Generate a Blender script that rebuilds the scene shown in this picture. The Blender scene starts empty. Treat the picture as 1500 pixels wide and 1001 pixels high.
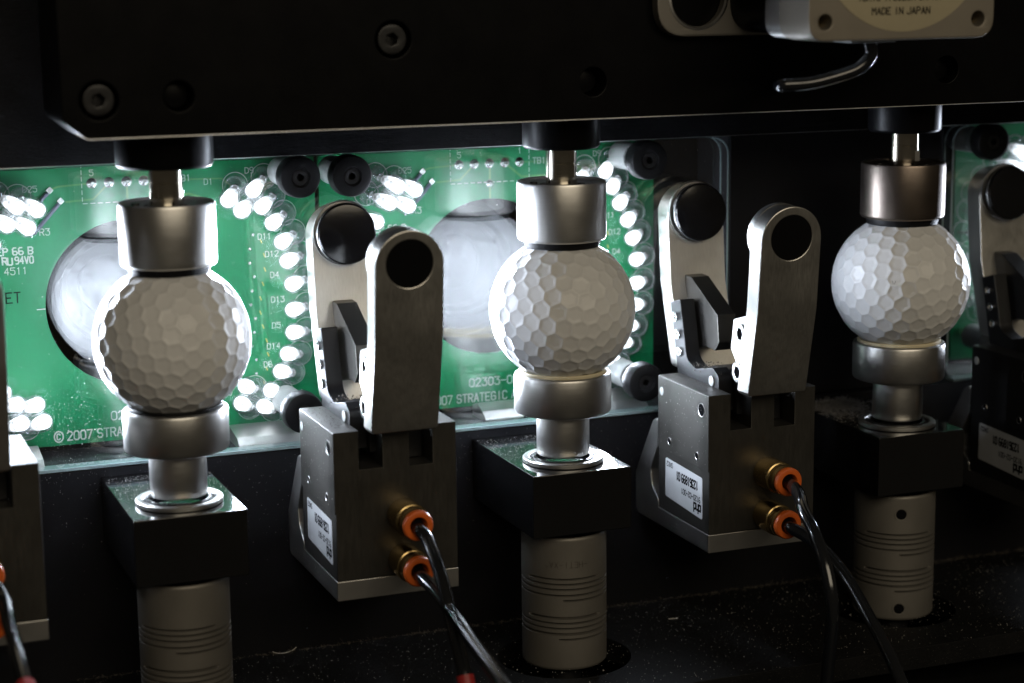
import bpy, bmesh, math, random
import numpy as np
from mathutils import Vector, Matrix
random.seed(7)
R = math.radians
# ------------------------------------------------------------------ scene, camera, lights (1 unit = 1 cm)
sc = bpy.context.scene
sc.unit_settings.system = 'METRIC'; sc.unit_settings.scale_length = 0.01
sc.render.engine = 'CYCLES'
sc.cycles.use_denoising = True
sc.cycles.max_bounces = 8; sc.cycles.transparent_max_bounces = 24
sc.cycles.caustics_reflective = False; sc.cycles.caustics_refractive = False
sc.cycles.sample_clamp_indirect = 10.0
sc.view_settings.view_transform = 'Standard'; sc.view_settings.look = 'None'
sc.view_settings.exposure = 0.22; sc.view_settings.gamma = 1.0
col = sc.collection

cd = bpy.data.cameras.new("camera"); camo = bpy.data.objects.new("camera", cd); col.objects.link(camo)
camo.matrix_world = Matrix(((0.93102841, 0.07872632, -0.35635412, -22.03610789),
                            (-0.36477528, 0.17082217, -0.91529164, -52.53983945),
                            (-0.01118436, 0.9821517, 0.18775771, 9.92973403),
                            (0, 0, 0, 1)))
cd.sensor_width = 36.0; cd.lens = 36.0 * 2903.98 / 1500.0
cd.clip_start = 1.0; cd.clip_end = 500.0
cd.dof.use_dof = True; cd.dof.focus_distance = 58.5; cd.dof.aperture_fstop = 0.11
sc.camera = camo

w = bpy.data.worlds.new("World"); sc.world = w; w.use_nodes = True
w.node_tree.nodes['Background'].inputs[0].default_value = (1.0, 0.86, 0.64, 1)
w.node_tree.nodes['Background'].inputs[1].default_value = 0.022

def area(name, loc, target, sx, sy, power, color):
    l = bpy.data.lights.new(name, 'AREA'); l.shape = 'RECTANGLE'; l.size = sx; l.size_y = sy
    l.energy = power; l.color = color
    o = bpy.data.objects.new(name, l); col.objects.link(o); o.location = loc
    o.rotation_euler = (Vector(target) - Vector(loc)).to_track_quat('-Z', 'Y').to_euler()
    return o
area("room_light", (0, -120, 62), (0, 0, 0), 120, 50, 45000, (1.0, 0.87, 0.66))
LED_EMIT, LED_WATT = 4.0, 1050.0

S = 11.4554
# ------------------------------------------------------------------ materials
MAT = {}
def nt(name):
    m = bpy.data.materials.new(name); m.use_nodes = True
    t = m.node_tree; b = t.nodes['Principled BSDF']; MAT[name] = m
    return m, t, b
def metal(name, color, rough, metallic=1.0, streak=(1, 1, 40), bump=0.02, var=0.12, dirt=0.0, spec=None, coat=0, speck=0.0):
    m, t, b = nt(name); N = t.nodes; L = t.links
    b.inputs['Metallic'].default_value = metallic
    if spec is not None: b.inputs['Specular IOR Level'].default_value = spec
    tc = N.new('ShaderNodeTexCoord'); mp = N.new('ShaderNodeMapping'); mp.inputs['Scale'].default_value = streak
    n1 = N.new('ShaderNodeTexNoise'); n1.inputs['Scale'].default_value = 3.0; n1.inputs['Detail'].default_value = 6; n1.inputs['Roughness'].default_value = .7
    L.new(tc.outputs['Object'], mp.inputs[0]); L.new(mp.outputs[0], n1.inputs['Vector'])
    n2 = N.new('ShaderNodeTexNoise'); n2.inputs['Scale'].default_value = 0.9; n2.inputs['Detail'].default_value = 5
    L.new(tc.outputs['Object'], n2.inputs['Vector'])
    mx = N.new('ShaderNodeMix'); mx.data_type = 'RGBA'
    c0 = [c * (1 - var) for c in color] + [1]; c1 = [min(1, c * (1 + var)) for c in color] + [1]
    mx.inputs['A'].default_value = c0; mx.inputs['B'].default_value = c1
    ad = N.new('ShaderNodeMath'); ad.operation = 'MULTIPLY_ADD'; ad.inputs[1].default_value = .55; ad.inputs[2].default_value = 0
    sm = N.new('ShaderNodeMath'); sm.operation = 'MULTIPLY_ADD'; sm.inputs[1].default_value = .45
    L.new(n1.outputs['Fac'], ad.inputs[0]); L.new(n2.outputs['Fac'], sm.inputs[0]); L.new(ad.outputs[0], sm.inputs[2])
    mr0 = N.new('ShaderNodeMapRange'); mr0.inputs['From Min'].default_value = .3; mr0.inputs['From Max'].default_value = .7
    L.new(sm.outputs[0], mr0.inputs[0]); L.new(mr0.outputs[0], mx.inputs['Factor'])
    outc = mx.outputs['Result']
    if speck > 0:   # fine lint and dust lying on the finish
        vn = N.new('ShaderNodeTexNoise'); vn.inputs['Scale'].default_value = 22; vn.inputs['Detail'].default_value = 3
        L.new(tc.outputs['Object'], vn.inputs['Vector'])
        r = N.new('ShaderNodeMapRange'); r.inputs['From Min'].default_value = .66; r.inputs['From Max'].default_value = .78
        r.inputs['To Max'].default_value = speck
        L.new(vn.outputs['Fac'], r.inputs[0])
        m2 = N.new('ShaderNodeMix'); m2.data_type = 'RGBA'; m2.inputs['B'].default_value = (.35, .34, .31, 1)
        L.new(r.outputs[0], m2.inputs['Factor']); L.new(outc, m2.inputs['A']); outc = m2.outputs['Result']
    L.new(outc, b.inputs['Base Color'])
    mr = N.new('ShaderNodeMapRange'); mr.inputs['From Min'].default_value = .3; mr.inputs['From Max'].default_value = .7
    mr.inputs['To Min'].default_value = rough * .8; mr.inputs['To Max'].default_value = rough * 1.25
    L.new(sm.outputs[0], mr.inputs[0]); L.new(mr.outputs[0], b.inputs['Roughness'])
    bp = N.new('ShaderNodeBump'); bp.inputs['Strength'].default_value = .5; bp.inputs['Distance'].default_value = bump
    L.new(n1.outputs['Fac'], bp.inputs['Height']); L.new(bp.outputs[0], b.inputs['Normal'])
    if coat: b.inputs['Coat Weight'].default_value = coat
    return m
metal('aluminium', (.57, .555, .52), .36, streak=(9, 9, .5), bump=.004, var=.14)
metal('satin', (.56, .55, .53), .36, streak=(14, 14, 14), bump=.002, var=.06)
metal('turned', (.62, .61, .59), .34, streak=(.6, .6, 26), bump=.004, var=.12)
metal('turned_dark', (.20, .165, .14), .34, streak=(.6, .6, 26), bump=.004, var=.10)
metal('shaft_steel', (.66, .61, .52), .14, streak=(.6, .6, 20), bump=.002, var=.2)
metal('grey_anodised', (.085, .081, .073), .40, .8, streak=(5, 5, .7), bump=.003, var=.10, speck=.0)
metal('dark_anodised', (.018, .018, .019), .38, .3, streak=(6, 6, 6), bump=.002, var=.15)
metal('black_anodised', (.0035, .0035, .004), .34, 0, streak=(5, 5, 5), bump=.0015, var=.2, spec=.10)
metal('block_black', (.006, .006, .0065), .09, 0, streak=(5, 5, 5), bump=.0004, var=.2, spec=.8, speck=.03)
metal('wall_black', (.008, .008, .0095), .5, 0, streak=(5, 5, 5), bump=.002, var=.2, spec=.18, speck=.10)
metal('floor_black', (.008, .008, .008), .55, 0, streak=(4, 4, 4), bump=.01, var=.5, spec=.14, speck=.35)
metal('scuffed_black', (.008, .008, .009), .36, 0, streak=(2.0, 2, 7), bump=.05, var=.8, spec=.09, speck=.07)
metal('rubber_black', (.0045, .0045, .005), .5, 0, streak=(8, 8, 8), bump=.004, var=.2, spec=.22)
metal('pad_black', (.0025, .0025, .003), .6, 0, streak=(8, 8, 8), bump=.002, var=.2, spec=.1)
metal('lens_black', (.0015, .0015, .0017), .9, 0, streak=(8, 8, 8), bump=.001, var=.1, spec=.0)
metal('rubber_gloss', (.006, .006, .007), .14, 0, streak=(3, 3, 3), bump=.0015, var=.1, spec=.6)
metal('coupling_grey', (.22, .205, .18), .5, .55, streak=(30, 30, 30), bump=.004, var=.10)
metal('brass', (.50, .36, .16), .24, streak=(10, 10, 10), bump=.002, var=.15)
metal('orange_plastic', (.75, .14, .02), .38, 0, streak=(5, 5, 5), bump=.001, var=.08)
metal('tube_black', (.008, .009, .011), .12, 0, streak=(1, 1, 1), bump=.001, var=.1, spec=.8)
metal('red_plastic', (.45, .03, .03), .4, 0, streak=(5, 5, 5), bump=.001, var=.08)
metal('nylon', (.40, .41, .40), .45, 0, streak=(5, 5, 5), bump=.001, var=.05)
metal('cream_pad', (.72, .64, .44), .6, 0, streak=(2, 2, 30), bump=.006, var=.12)
metal('cream_label', (.42, .37, .25), .5, 0, streak=(2, 2, 2), bump=.001, var=.04)
metal('motor_cap', (.24, .215, .175), .5, .4, streak=(20, 20, 20), bump=.006, var=.08)
metal('pcb_green', (.004, .255, .092), .34, 0, streak=(3, 3, 3), bump=.0015, var=.10, spec=.5)
metal('trace_green', (.13, .36, .12), .32, 0, streak=(3, 3, 3), bump=.001, var=.08, spec=.5)
metal('solder', (.75, .75, .74), .22, streak=(6, 6, 6), bump=.01, var=.2)
metal('silkscreen', (.80, .84, .80), .6, 0, streak=(9, 9, 9), bump=.0005, var=.05)
metal('gold_via', (.75, .62, .16), .4, .3, streak=(9, 9, 9), bump=.0005, var=.05)
metal('print_and_hole_black', (.006, .006, .007), .9, 0, streak=(9, 9, 9), bump=.0002, var=.05, spec=.03)
metal('sticker', (.58, .59, .60), .35, 0.2, streak=(1, 1, 1), bump=.0006, var=.07)
metal('resistor_blue', (.16, .17, .24), .3, 0, streak=(9, 9, 9), bump=.0008, var=.2)
metal('dust_grain', (.62, .60, .55), .8, 0, streak=(9, 9, 9), bump=.001, var=.2)
metal('brown_dust', (.12, .105, .085), .9, 0, streak=(12, 12, 12), bump=.02, var=.5)
metal('ball_white', (.78, .785, .79), .36, 0, streak=(6, 6, 6), bump=.0012, var=.012, spec=.42)
metal('frosted_edge', (.30, .40, .41), .5, 0, streak=(14, 14, 14), bump=.006, var=.35)
metal('dull_floor', (.006, .006, .006), .6, 0, streak=(3, 3, 3), bump=.003, var=.3, spec=.2)
metal('mark_grey', (.33, .33, .34), .6, 0, streak=(9, 9, 9), bump=.0002, var=.05)
MAT['ball_white'].node_tree.nodes['Principled BSDF'].inputs['Subsurface Weight'].default_value = .0

def clear(name, refl_ior, tint, rough, extra=0.0, white=0.0):
    m = bpy.data.materials.new(name); m.use_nodes = True; t = m.node_tree; t.nodes.clear(); N = t.nodes; L = t.links
    o = N.new('ShaderNodeOutputMaterial'); mx = N.new('ShaderNodeMixShader'); tr = N.new('ShaderNodeBsdfTransparent')
    tr.inputs[0].default_value = (*tint, 1)
    gl = N.new('ShaderNodeBsdfGlossy'); gl.inputs['Roughness'].default_value = rough
    ge = N.new('ShaderNodeNewGeometry'); dt = N.new('ShaderNodeVectorMath'); dt.operation = 'DOT_PRODUCT'
    L.new(ge.outputs['Incoming'], dt.inputs[0]); L.new(ge.outputs['Normal'], dt.inputs[1])
    ab = N.new('ShaderNodeMath'); ab.operation = 'ABSOLUTE'; L.new(dt.outputs['Value'], ab.inputs[0])
    om = N.new('ShaderNodeMath'); om.operation = 'SUBTRACT'; om.inputs[0].default_value = 1; L.new(ab.outputs[0], om.inputs[1])
    p5 = N.new('ShaderNodeMath'); p5.operation = 'POWER'; p5.inputs[1].default_value = 5; L.new(om.outputs[0], p5.inputs[0])
    f0 = ((refl_ior - 1) / (refl_ior + 1)) ** 2
    ad = N.new('ShaderNodeMath'); ad.operation = 'MULTIPLY_ADD'; ad.inputs[1].default_value = 1 - f0; ad.inputs[2].default_value = f0 + extra; ad.use_clamp = True
    L.new(p5.outputs[0], ad.inputs[0]); L.new(ad.outputs[0], mx.inputs[0]); L.new(gl.outputs[0], mx.inputs[2])
    if white > 0:
        m2 = N.new('ShaderNodeMixShader'); df = N.new('ShaderNodeBsdfDiffuse'); df.inputs[0].default_value = (.85, .87, .9, 1)
        m2.inputs[0].default_value = white; L.new(tr.outputs[0], m2.inputs[1]); L.new(df.outputs[0], m2.inputs[2])
        L.new(m2.outputs[0], mx.inputs[1])
    else: L.new(tr.outputs[0], mx.inputs[1])
    L.new(mx.outputs[0], o.inputs[0]); MAT[name] = m; return m
clear('acrylic', 1.52, (.97, .985, .98), .004, 0.045)
clear('led_clear', 1.5, (.93, .95, .97), .05, 0.05, white=.12)
clear('lens_glass', 1.3, (.05, .05, .07), .02, .0)
m = bpy.data.materials.new('led_glow'); m.use_nodes = True; t = m.node_tree; t.nodes.clear()
o_ = t.nodes.new('ShaderNodeOutputMaterial'); e_ = t.nodes.new('ShaderNodeEmission')
e_.inputs[0].default_value = (.88, .93, 1.0, 1)
# the bulb glows brightest towards its tip; the die end is dimmer and uneven
_tc = t.nodes.new('ShaderNodeTexCoord'); _sx = t.nodes.new('ShaderNodeSeparateXYZ'); _mr = t.nodes.new('ShaderNodeMapRange'); _mr.interpolation_type = 'SMOOTHSTEP'
_mr.inputs['From Min'].default_value = .30; _mr.inputs['From Max'].default_value = .88; _mr.inputs['To Min'].default_value = .45; _mr.inputs['To Max'].default_value = LED_EMIT
_nz = t.nodes.new('ShaderNodeTexNoise'); _nz.inputs['Scale'].default_value = 7.0; _m1 = t.nodes.new('ShaderNodeMapRange')
_m1.inputs['From Min'].default_value = .35; _m1.inputs['From Max'].default_value = .65; _m1.inputs['To Min'].default_value = .35; _m1.inputs['To Max'].default_value = 1.3
_mm = t.nodes.new('ShaderNodeMath'); _mm.operation = 'MULTIPLY'
t.links.new(_tc.outputs['Object'], _sx.inputs[0]); t.links.new(_sx.outputs[2], _mr.inputs[0]); t.links.new(_tc.outputs['Object'], _nz.inputs['Vector'])
t.links.new(_nz.outputs['Fac'], _m1.inputs[0]); t.links.new(_mr.outputs[0], _mm.inputs[0]); t.links.new(_m1.outputs[0], _mm.inputs[1]); t.links.new(_mm.outputs[0], e_.inputs[1])
t.links.new(e_.outputs[0], o_.inputs[0]); MAT['led_glow'] = m

# ------------------------------------------------------------------ object helpers
def link(name, me, mats, parent=None, loc=None, sharp=35, kind=None, label=None):
    if not isinstance(mats, (list, tuple)): mats = [mats]
    for k in mats: me.materials.append(MAT[k])
    me.name = name; wn = 'wn' in me
    if sharp is not None and len(me.polygons):
        me.polygons.foreach_set('use_smooth', [True] * len(me.polygons)); me.set_sharp_from_angle(angle=R(sharp))
    o = bpy.data.objects.new(name, me); col.objects.link(o)
    if wn:
        md = o.modifiers.new('weighted_normals', 'WEIGHTED_NORMAL'); md.keep_sharp = True; md.weight = 100
    if parent is not None: o.parent = parent
    if loc is not None: o.location = loc
    if kind: o['kind'] = kind
    if label: o['label'] = label
    return o
def thing(name, label, cat, loc=(0, 0, 0), group=None):
    o = bpy.data.objects.new(name, None); col.objects.link(o); o.location = loc; o.empty_display_size = .5
    o['label'] = label; o['category'] = cat
    if group: o['group'] = group
    return o
def tag(o, label, cat, group=None):
    o['label'] = label; o['category'] = cat
    if group: o['group'] = group
    return o
def struct(name, me, mat, **k):
    return link(name, me, mat, kind='structure', **k)
def dup(root, loc, label=None, skip=()):
    def rec(o, par):
        c = o.copy(); col.objects.link(c)
        if par is not None: c.parent = par
        for ch in [x for x in o.children if x.name.split('.')[0] not in skip]: rec(ch, c)
        return c
    c = rec(root, None); c.location = loc
    if label: c['label'] = label
    return c
def done(bm, normals=True):
    if normals: bmesh.ops.recalc_face_normals(bm, faces=bm.faces[:])
    me = bpy.data.meshes.new('m'); bm.to_mesh(me); bm.free(); return me
def box(x0, x1, y0, y1, z0, z1, bev=.03, seg=2):
    bm = bmesh.new(); bmesh.ops.create_cube(bm, size=1)
    for v in bm.verts: v.co = Vector(((x0 + x1) / 2 + v.co.x * (x1 - x0), (y0 + y1) / 2 + v.co.y * (y1 - y0), (z0 + z1) / 2 + v.co.z * (z1 - z0)))
    if bev: bmesh.ops.bevel(bm, geom=bm.edges[:], offset=bev, segments=seg, affect='EDGES', profile=.5)
    me = done(bm); me['wn'] = 1; return me
AX = {'Z': Matrix.Identity(4), 'Y': Matrix(((1, 0, 0, 0), (0, 0, 1, 0), (0, -1, 0, 0), (0, 0, 0, 1))),   # local z -> +Y
      'X': Matrix(((0, 0, 1, 0), (0, 1, 0, 0), (-1, 0, 0, 0), (0, 0, 0, 1)))}
def lathe_into(bm, prof, seg=64, axis='Z', c=(0, 0, 0)):
    Mx = Matrix.Translation(c) @ AX[axis]; rings = []
    for r, z in prof:
        if r < 1e-6: rings.append([bm.verts.new(Mx @ Vector((0, 0, z)))])
        else: rings.append([bm.verts.new(Mx @ Vector((r * math.cos(2 * math.pi * i / seg), r * math.sin(2 * math.pi * i / seg), z))) for i in range(seg)])
    for a, b in zip(rings, rings[1:]):
        for i in range(seg):
            j = (i + 1) % seg
            if len(a) == 1 and len(b) == 1: continue
            if len(a) == 1: bm.faces.new((a[0], b[j], b[i]))
            elif len(b) == 1: bm.faces.new((a[i], a[j], b[0]))
            else: bm.faces.new((a[i], a[j], b[j], b[i]))
def lathe(prof, seg=64, axis='Z', c=(0, 0, 0)):
    bm = bmesh.new(); lathe_into(bm, prof, seg, axis, c); return done(bm)
def cyl(r, z0, z1, bev=.03, seg=48, axis='Z', c=(0, 0, 0)):
    b = min(bev, r * .4, abs(z1 - z0) * .4)
    return lathe([(0, z0), (r - b, z0), (r - b * .3, z0 + b * .3), (r, z0 + b), (r, z1 - b), (r - b * .3, z1 - b * .3), (r - b, z1), (0, z1)], seg, axis, c)
def circ(cx, cz, r, n=40): return [(cx + r * math.cos(2 * math.pi * i / n), cz + r * math.sin(2 * math.pi * i / n)) for i in range(n)]
def rnd(pts, seg=8):
    """polygon of (x, y, radius) -> rounded polyline"""
    out = []; n = len(pts)
    for i in range(n):
        p = Vector(pts[i][:2]); r = pts[i][2] if len(pts[i]) > 2 else 0
        if r <= 0: out.append(tuple(p)); continue
        a = (Vector(pts[i - 1][:2]) - p); b = (Vector(pts[(i + 1) % n][:2]) - p)
        la, lb = a.length, b.length; a.normalize(); b.normalize()
        ang = a.angle(b); d = min(r / math.tan(ang / 2), la * .49, lb * .49)
        p0, p1 = p + a * d, p + b * d
        for k in range(seg + 1):
            s = k / seg; q = p0.lerp(p, s).lerp(p.lerp(p1, s), s); out.append(tuple(q))
    return out
def prism(outline, holes, d0, d1, axis='Y', bev=.03, cuts=()):
    """extrude a 2-D outline with holes. axis Y: (x,z) outline; X: (y,z); Z: (x,y)"""
    cu = bpy.data.curves.new('c', 'CURVE'); cu.dimensions = '2D'; cu.fill_mode = 'BOTH'
    for poly in [outline] + list(holes):
        s = cu.splines.new('POLY'); s.points.add(len(poly) - 1); s.use_cyclic_u = True
        for p, q in zip(s.points, poly): p.co = (q[0], q[1], 0, 1)
    cu.extrude = abs(d1 - d0) / 2 - bev; cu.bevel_depth = bev; cu.offset = -bev; cu.bevel_resolution = 1
    if not bev: cu.offset = 0
    ob = bpy.data.objects.new('c', cu); me = bpy.data.meshes.new_from_object(ob)
    bpy.data.objects.remove(ob); bpy.data.curves.remove(cu)
    bm = bmesh.new(); bm.from_mesh(me); bpy.data.meshes.remove(me)
    bmesh.ops.remove_doubles(bm, verts=bm.verts[:], dist=1e-4)
    mid = (d0 + d1) / 2
    for v in bm.verts:
        a, b, c = v.co
        v.co = (a, mid + c, b) if axis == 'Y' else (mid + c, a, b) if axis == 'X' else (a, b, mid + c)
    for co, no in cuts: bmesh.ops.bisect_plane(bm, geom=bm.verts[:] + bm.edges[:] + bm.faces[:], plane_co=co, plane_no=no)
    me = done(bm); me['wn'] = 1; return me
def spline(pts, n=8):
    P = [Vector(p) for p in pts]; P = [P[0] * 2 - P[1]] + P + [P[-1] * 2 - P[-2]]; out = []
    for i in range(1, len(P) - 2):
        for k in range(n):
            t = k / n; a, b, c, d = P[i - 1:i + 3]
            out.append(.5 * ((2 * b) + (c - a) * t + (2 * a - 5 * b + 4 * c - d) * t * t + (3 * b - a - 3 * c + d) * t ** 3))
    out.append(P[-2]); return out
def tube_into(bm, path, r, seg=16):
    rings = []; up = Vector((.3, .2, 1))
    for i, p in enumerate(path):
        d = (path[min(i + 1, len(path) - 1)] - path[max(i - 1, 0)]).normalized()
        u = (up - d * up.dot(d)).normalized(); v = d.cross(u); up = u
        rr = r[i] if isinstance(r, (list, tuple)) else r
        rings.append([bm.verts.new(p + (u * math.cos(2 * math.pi * k / seg) + v * math.sin(2 * math.pi * k / seg)) * rr) for k in range(seg)])
    for a, b in zip(rings, rings[1:]):
        for k in range(seg): bm.faces.new((a[k], a[(k + 1) % seg], b[(k + 1) % seg], b[k]))
    bm.faces.new(rings[0]); bm.faces.new(rings[-1])
def tube(pts, r, n=8, seg=16):
    bm = bmesh.new(); tube_into(bm, spline(pts, n), r, seg); return done(bm)
def join_meshes(*ms):
    bm = bmesh.new()
    for x in ms: bm.from_mesh(x); bpy.data.meshes.remove(x)
    me = bpy.data.meshes.new('m'); bm.to_mesh(me); bm.free(); return me

# ------------------------------------------------------------------ stroke lettering (flat print)
F = {'0': ['041636 45 41 30 10 01 05 16'], }
def st(s): return [[(int(a[0]), int(a[1])) for a in p.split()] for p in s.split('|')]
GL = {k: st(v) for k, v in {
 '0': '10 01 05 16 36 45 41 30 10', '1': '15 26 20', '2': '05 16 36 45 44 00 40', '3': '06 46 24 34 43 41 30 10 01',
 '4': '30 36 02 42', '5': '46 06 04 34 43 41 30 10 01', '6': '36 16 05 01 10 30 41 42 33 13 02', '7': '06 46 10',
 '8': '13 04 05 16 36 45 44 33 13 02 01 10 30 41 42 33', '9': '10 30 41 45 36 16 05 04 13 33 44',
 'A': '00 26 40|12 32', 'B': '00 06 36 45 44 33 03|33 42 41 30 00', 'C': '45 36 16 05 01 10 30 41', 'D': '00 06 26 45 41 20 00',
 'E': '46 06 00 40|03 33', 'F': '46 06 00|03 33', 'G': '45 36 16 05 01 10 30 41 43 23', 'H': '00 06|40 46|03 43', 'I': '20 26',
 'J': '46 41 30 10 01', 'K': '00 06|46 02|13 40', 'L': '06 00 40', 'M': '00 06 23 46 40', 'N': '00 06 40 46', 'O': '10 01 05 16 36 45 41 30 10',
 'P': '00 06 36 45 44 33 03', 'R': '00 06 36 45 44 33 03|23 40', 'S': '45 36 16 05 04 13 33 42 41 30 10 01', 'T': '06 46|20 26',
 'U': '06 01 10 30 41 46', 'V': '06 20 46', 'X': '00 46|06 40', 'Y': '06 23 46|23 20', 'W': '06 10 24 30 46', 'Z': '06 46 00 40',
 '-': '03 43', '^': '04 26 44', '.': '20 21', '/': '00 46',
 'p': '0/ 04|03 14 34 43 41 30 10 01'.replace('0/', '00'), 'h': '00 06|03 14 34 43 40', 'd': '40 46|43 34 14 03 01 10 30 41',
 'c': '33 24 13 12 21 32'}.items()}
def text_mesh(txt, h, wth=None, tw=.14, gap=1.6, bold=1.0, rot=0):
    """ribbons in the plane (a, b); origin at the lower left"""
    u = h / 6; uw = (wth or h * .62) / 4; x = 0; V = []; Fc = []
    def seg(a, b, t):
        a = Vector(a); b = Vector(b); d = (b - a)
        if d.length < 1e-6: return
        d.normalize(); n = Vector((-d.y, d.x)) * t; e = d * t * .8; k = len(V)
        V.extend([a - e - n, a - e + n, b + e + n, b + e - n]); Fc.append((k, k + 1, k + 2, k + 3))
    for ch in txt:
        if ch == ' ': x += 3.2 * uw; continue
        if ch == '@':
            C = [(x + 2.6 * uw + h * .5 * math.cos(q * math.pi / 8), 3 * u + h * .62 * math.sin(q * math.pi / 8)) for q in range(17)]
            for a, b in zip(C, C[1:]): seg(a, b, tw * h * .5 * bold)
            for pl in GL['C']:
                P = [(x + (1.2 + p[0] * .62) * uw, (1.0 + p[1] * .66) * u) for p in pl]
                for a, b in zip(P, P[1:]): seg(a, b, tw * h * .5 * bold)
            x += (5.2 + gap) * uw; continue
        for pl in GL[ch]:
            P = [(x + p[0] * uw, p[1] * u) for p in pl]
            for a, b in zip(P, P[1:]): seg(a, b, tw * h * .5 * bold)
        x += (4 + gap) * uw if ch not in 'I.' else (4 + gap) * uw
    return V, Fc, x
def print_text(txt, h, pos, parent, mat='silkscreen', axis='Y', wth=None, bold=1.0, rot180=False, tw=.14, name='printed_text', slant=0, fn=None, gap=1.6):
    V, Fc, wd = text_mesh(txt, h, wth, tw, gap, bold)
    out = []
    for i, v in enumerate(V):
        a, b = v.x, v.y
        if rot180: a, b = wd - a, h - b
        lay = .0006 * ((i // 4) % 9)
        if fn: out.append(fn(a, b, lay))
        elif axis == 'Y': out.append((pos[0] + a, pos[1] - lay, pos[2] + b + slant * a))
        else: out.append((pos[0] - lay, pos[1] - a, pos[2] + b + slant * a))     # on a face looking to -X, reading towards -Y
    me = bpy.data.meshes.new('m'); me.from_pydata(out, [], Fc); me.update()
    return link(name, me, mat, parent, sharp=None)
def dust(name, n, fn, parent=None, size=(.006, .016), mat='dust_grain', label=None, cat=None):
    V = []; Fc = []
    for _ in range(n):
        p = Vector(fn()); s = random.uniform(*size) * (2.0 if random.random() < .05 else 1)
        k = len(V)
        for d in ((1, 0, -.5), (-.5, .87, -.5), (-.5, -.87, -.5), (0, 0, 1)):
            V.append(p + Vector(d) * s * random.uniform(.6, 1.2))
        Fc += [(k, k + 1, k + 3), (k + 1, k + 2, k + 3), (k + 2, k, k + 3), (k, k + 2, k + 1)]
    me = bpy.data.meshes.new('m'); me.from_pydata(V, [], Fc); me.update()
    o = link(name, me, mat, parent, sharp=None); o['kind'] = 'stuff'
    if label: o['label'] = label
    return o

# ================================================================== the setting
struct('back_panel', prism([(-24, -6), (30, -6), (30, 12), (-24, 12)], [circ(cx, .1, 2.62, 56) for cx in (-S, 0, 2 * S)], 6.35, 7.2, 'Y', .02), 'wall_black')
struct('lower_wall', box(-32, 34, 3.63, 8.5, -13, -4.3, .04), 'wall_black')
struct('middle_panel', box(7.5, 15.45, 3.9, 6.3, -4.26, 9, .04), 'wall_black')
struct('upper_wall', prism(rnd([(-34, 4.56), (34, 4.50), (34, 16), (-34, 16)]), [], 2.9, 6.2, 'Y', .03), 'scuffed_black')
bm = bmesh.new(); tube_into(bm, [Vector((-30, 2.91, 4.568)), Vector((0, 2.91, 4.538)), Vector((30, 2.91, 4.51))], .012, 6); struct('wall_edge', done(bm), 'satin')
struct('machine_floor', prism(rnd([(-34, -3.6), (34, -3.6), (34, 3.625), (-34, 3.625)]), [circ(cx, 0, 2.0, 56) for cx in (-S, 0, S)], -11.3, -10.6, 'Z', .03), 'floor_black')
struct('lower_floor', box(-34, 34, -16, 3.6, -13.2, -12.4, .03), 'dull_floor')

# ---------------------------------------------------------------- camera lenses seen through the board openings
def lens(cx, lab):
    t = thing('camera_lens', lab, 'lens', (cx, 0, .1), 'camera lenses behind the boards')
    link('lens_barrel', lathe([(2.58, 6.3), (2.6, 6.36), (2.6, 9.6), (2.3, 9.7), (2.2, 9.0), (2.05, 8.4), (1.7, 8.35), (1.6, 8.8), (1.45, 8.9), (1.45, 9.5), (0, 9.6)], 64, 'Y'), 'lens_black', t)
    link('front_glass', lathe([(0, 8.55), (.6, 8.6), (1.1, 8.72), (1.44, 8.88)], 48, 'Y'), 'lens_glass', t)
    return t
lens(-S, 'black recessed lens barrel behind the round opening of the left green board')
lens(0, 'black recessed lens barrel behind the round opening of the middle green board')
lens(2 * S, 'black recessed lens barrel behind the green board at the right edge')

# ---------------------------------------------------------------- LED boards
def led_protos():
    shell = bmesh.new()
    pr = [(.295, .06), (.295, .83)] + [(.295 * math.cos(a), .83 + .295 * math.sin(a)) for a in [math.pi / 2 * k / 7 for k in range(1, 7)]] + [(0, 1.125)]
    lathe_into(shell, pr, 28)
    lathe_into(shell, [(.295, .06), (.345, .05), (.35, -.02), (.335, -.06), (0, -.06)], 28)
    sh = done(shell)
    g = lathe([(0, .26), (.10, .26), (.15, .34), (.19, .50), (.225, .86)] + [(.225 * math.cos(a), .86 + .225 * math.sin(a)) for a in [math.pi / 2 * k / 5 for k in range(1, 5)]] + [(0, 1.085)], 20)
    fr = bmesh.new()
    lathe_into(fr, [(0, .02), (.05, .02), (.07, .08), (.15, .12), (.14, .17), (.05, .14), (0, .14)], 14)
    for sx in (-.06, .06): tube_into(fr, [Vector((sx, 0, .2)), Vector((sx, 0, -.05)), Vector((sx * 1.5, 0, -.22))], .022, 6)
    return sh, g, done(fr)
led_shell, led_core, led_frame = led_protos()
for me, k in ((led_shell, 'led_clear'), (led_core, 'led_glow'), (led_frame, 'solder')):
    me.materials.append(MAT[k]); me.polygons.foreach_set('use_smooth', [True] * len(me.polygons))
led_shell.name = 'led'; led_core.name = 'glowing_core'; led_frame.name = 'lead_frame'
spot = bpy.data.lights.new('led_beam', 'SPOT'); spot.energy = LED_WATT; spot.color = (.78, .84, 1.0)
spot.spot_size = R(150); spot.spot_blend = 1.0; spot.shadow_soft_size = .2
spot.use_nodes = True; _t = spot.node_tree; _e = _t.nodes['Emission']     # lobe of a lensed LED: narrow beam plus a weak wide skirt
_c = _t.nodes.new('ShaderNodeTexCoord'); _s = _t.nodes.new('ShaderNodeSeparateXYZ'); _a = _t.nodes.new('ShaderNodeMath'); _a.operation = 'ABSOLUTE'
_p = _t.nodes.new('ShaderNodeMath'); _p.operation = 'POWER'; _p.inputs[1].default_value = 60
_q = _t.nodes.new('ShaderNodeMath'); _q.operation = 'POWER'; _q.inputs[1].default_value = 3
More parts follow.
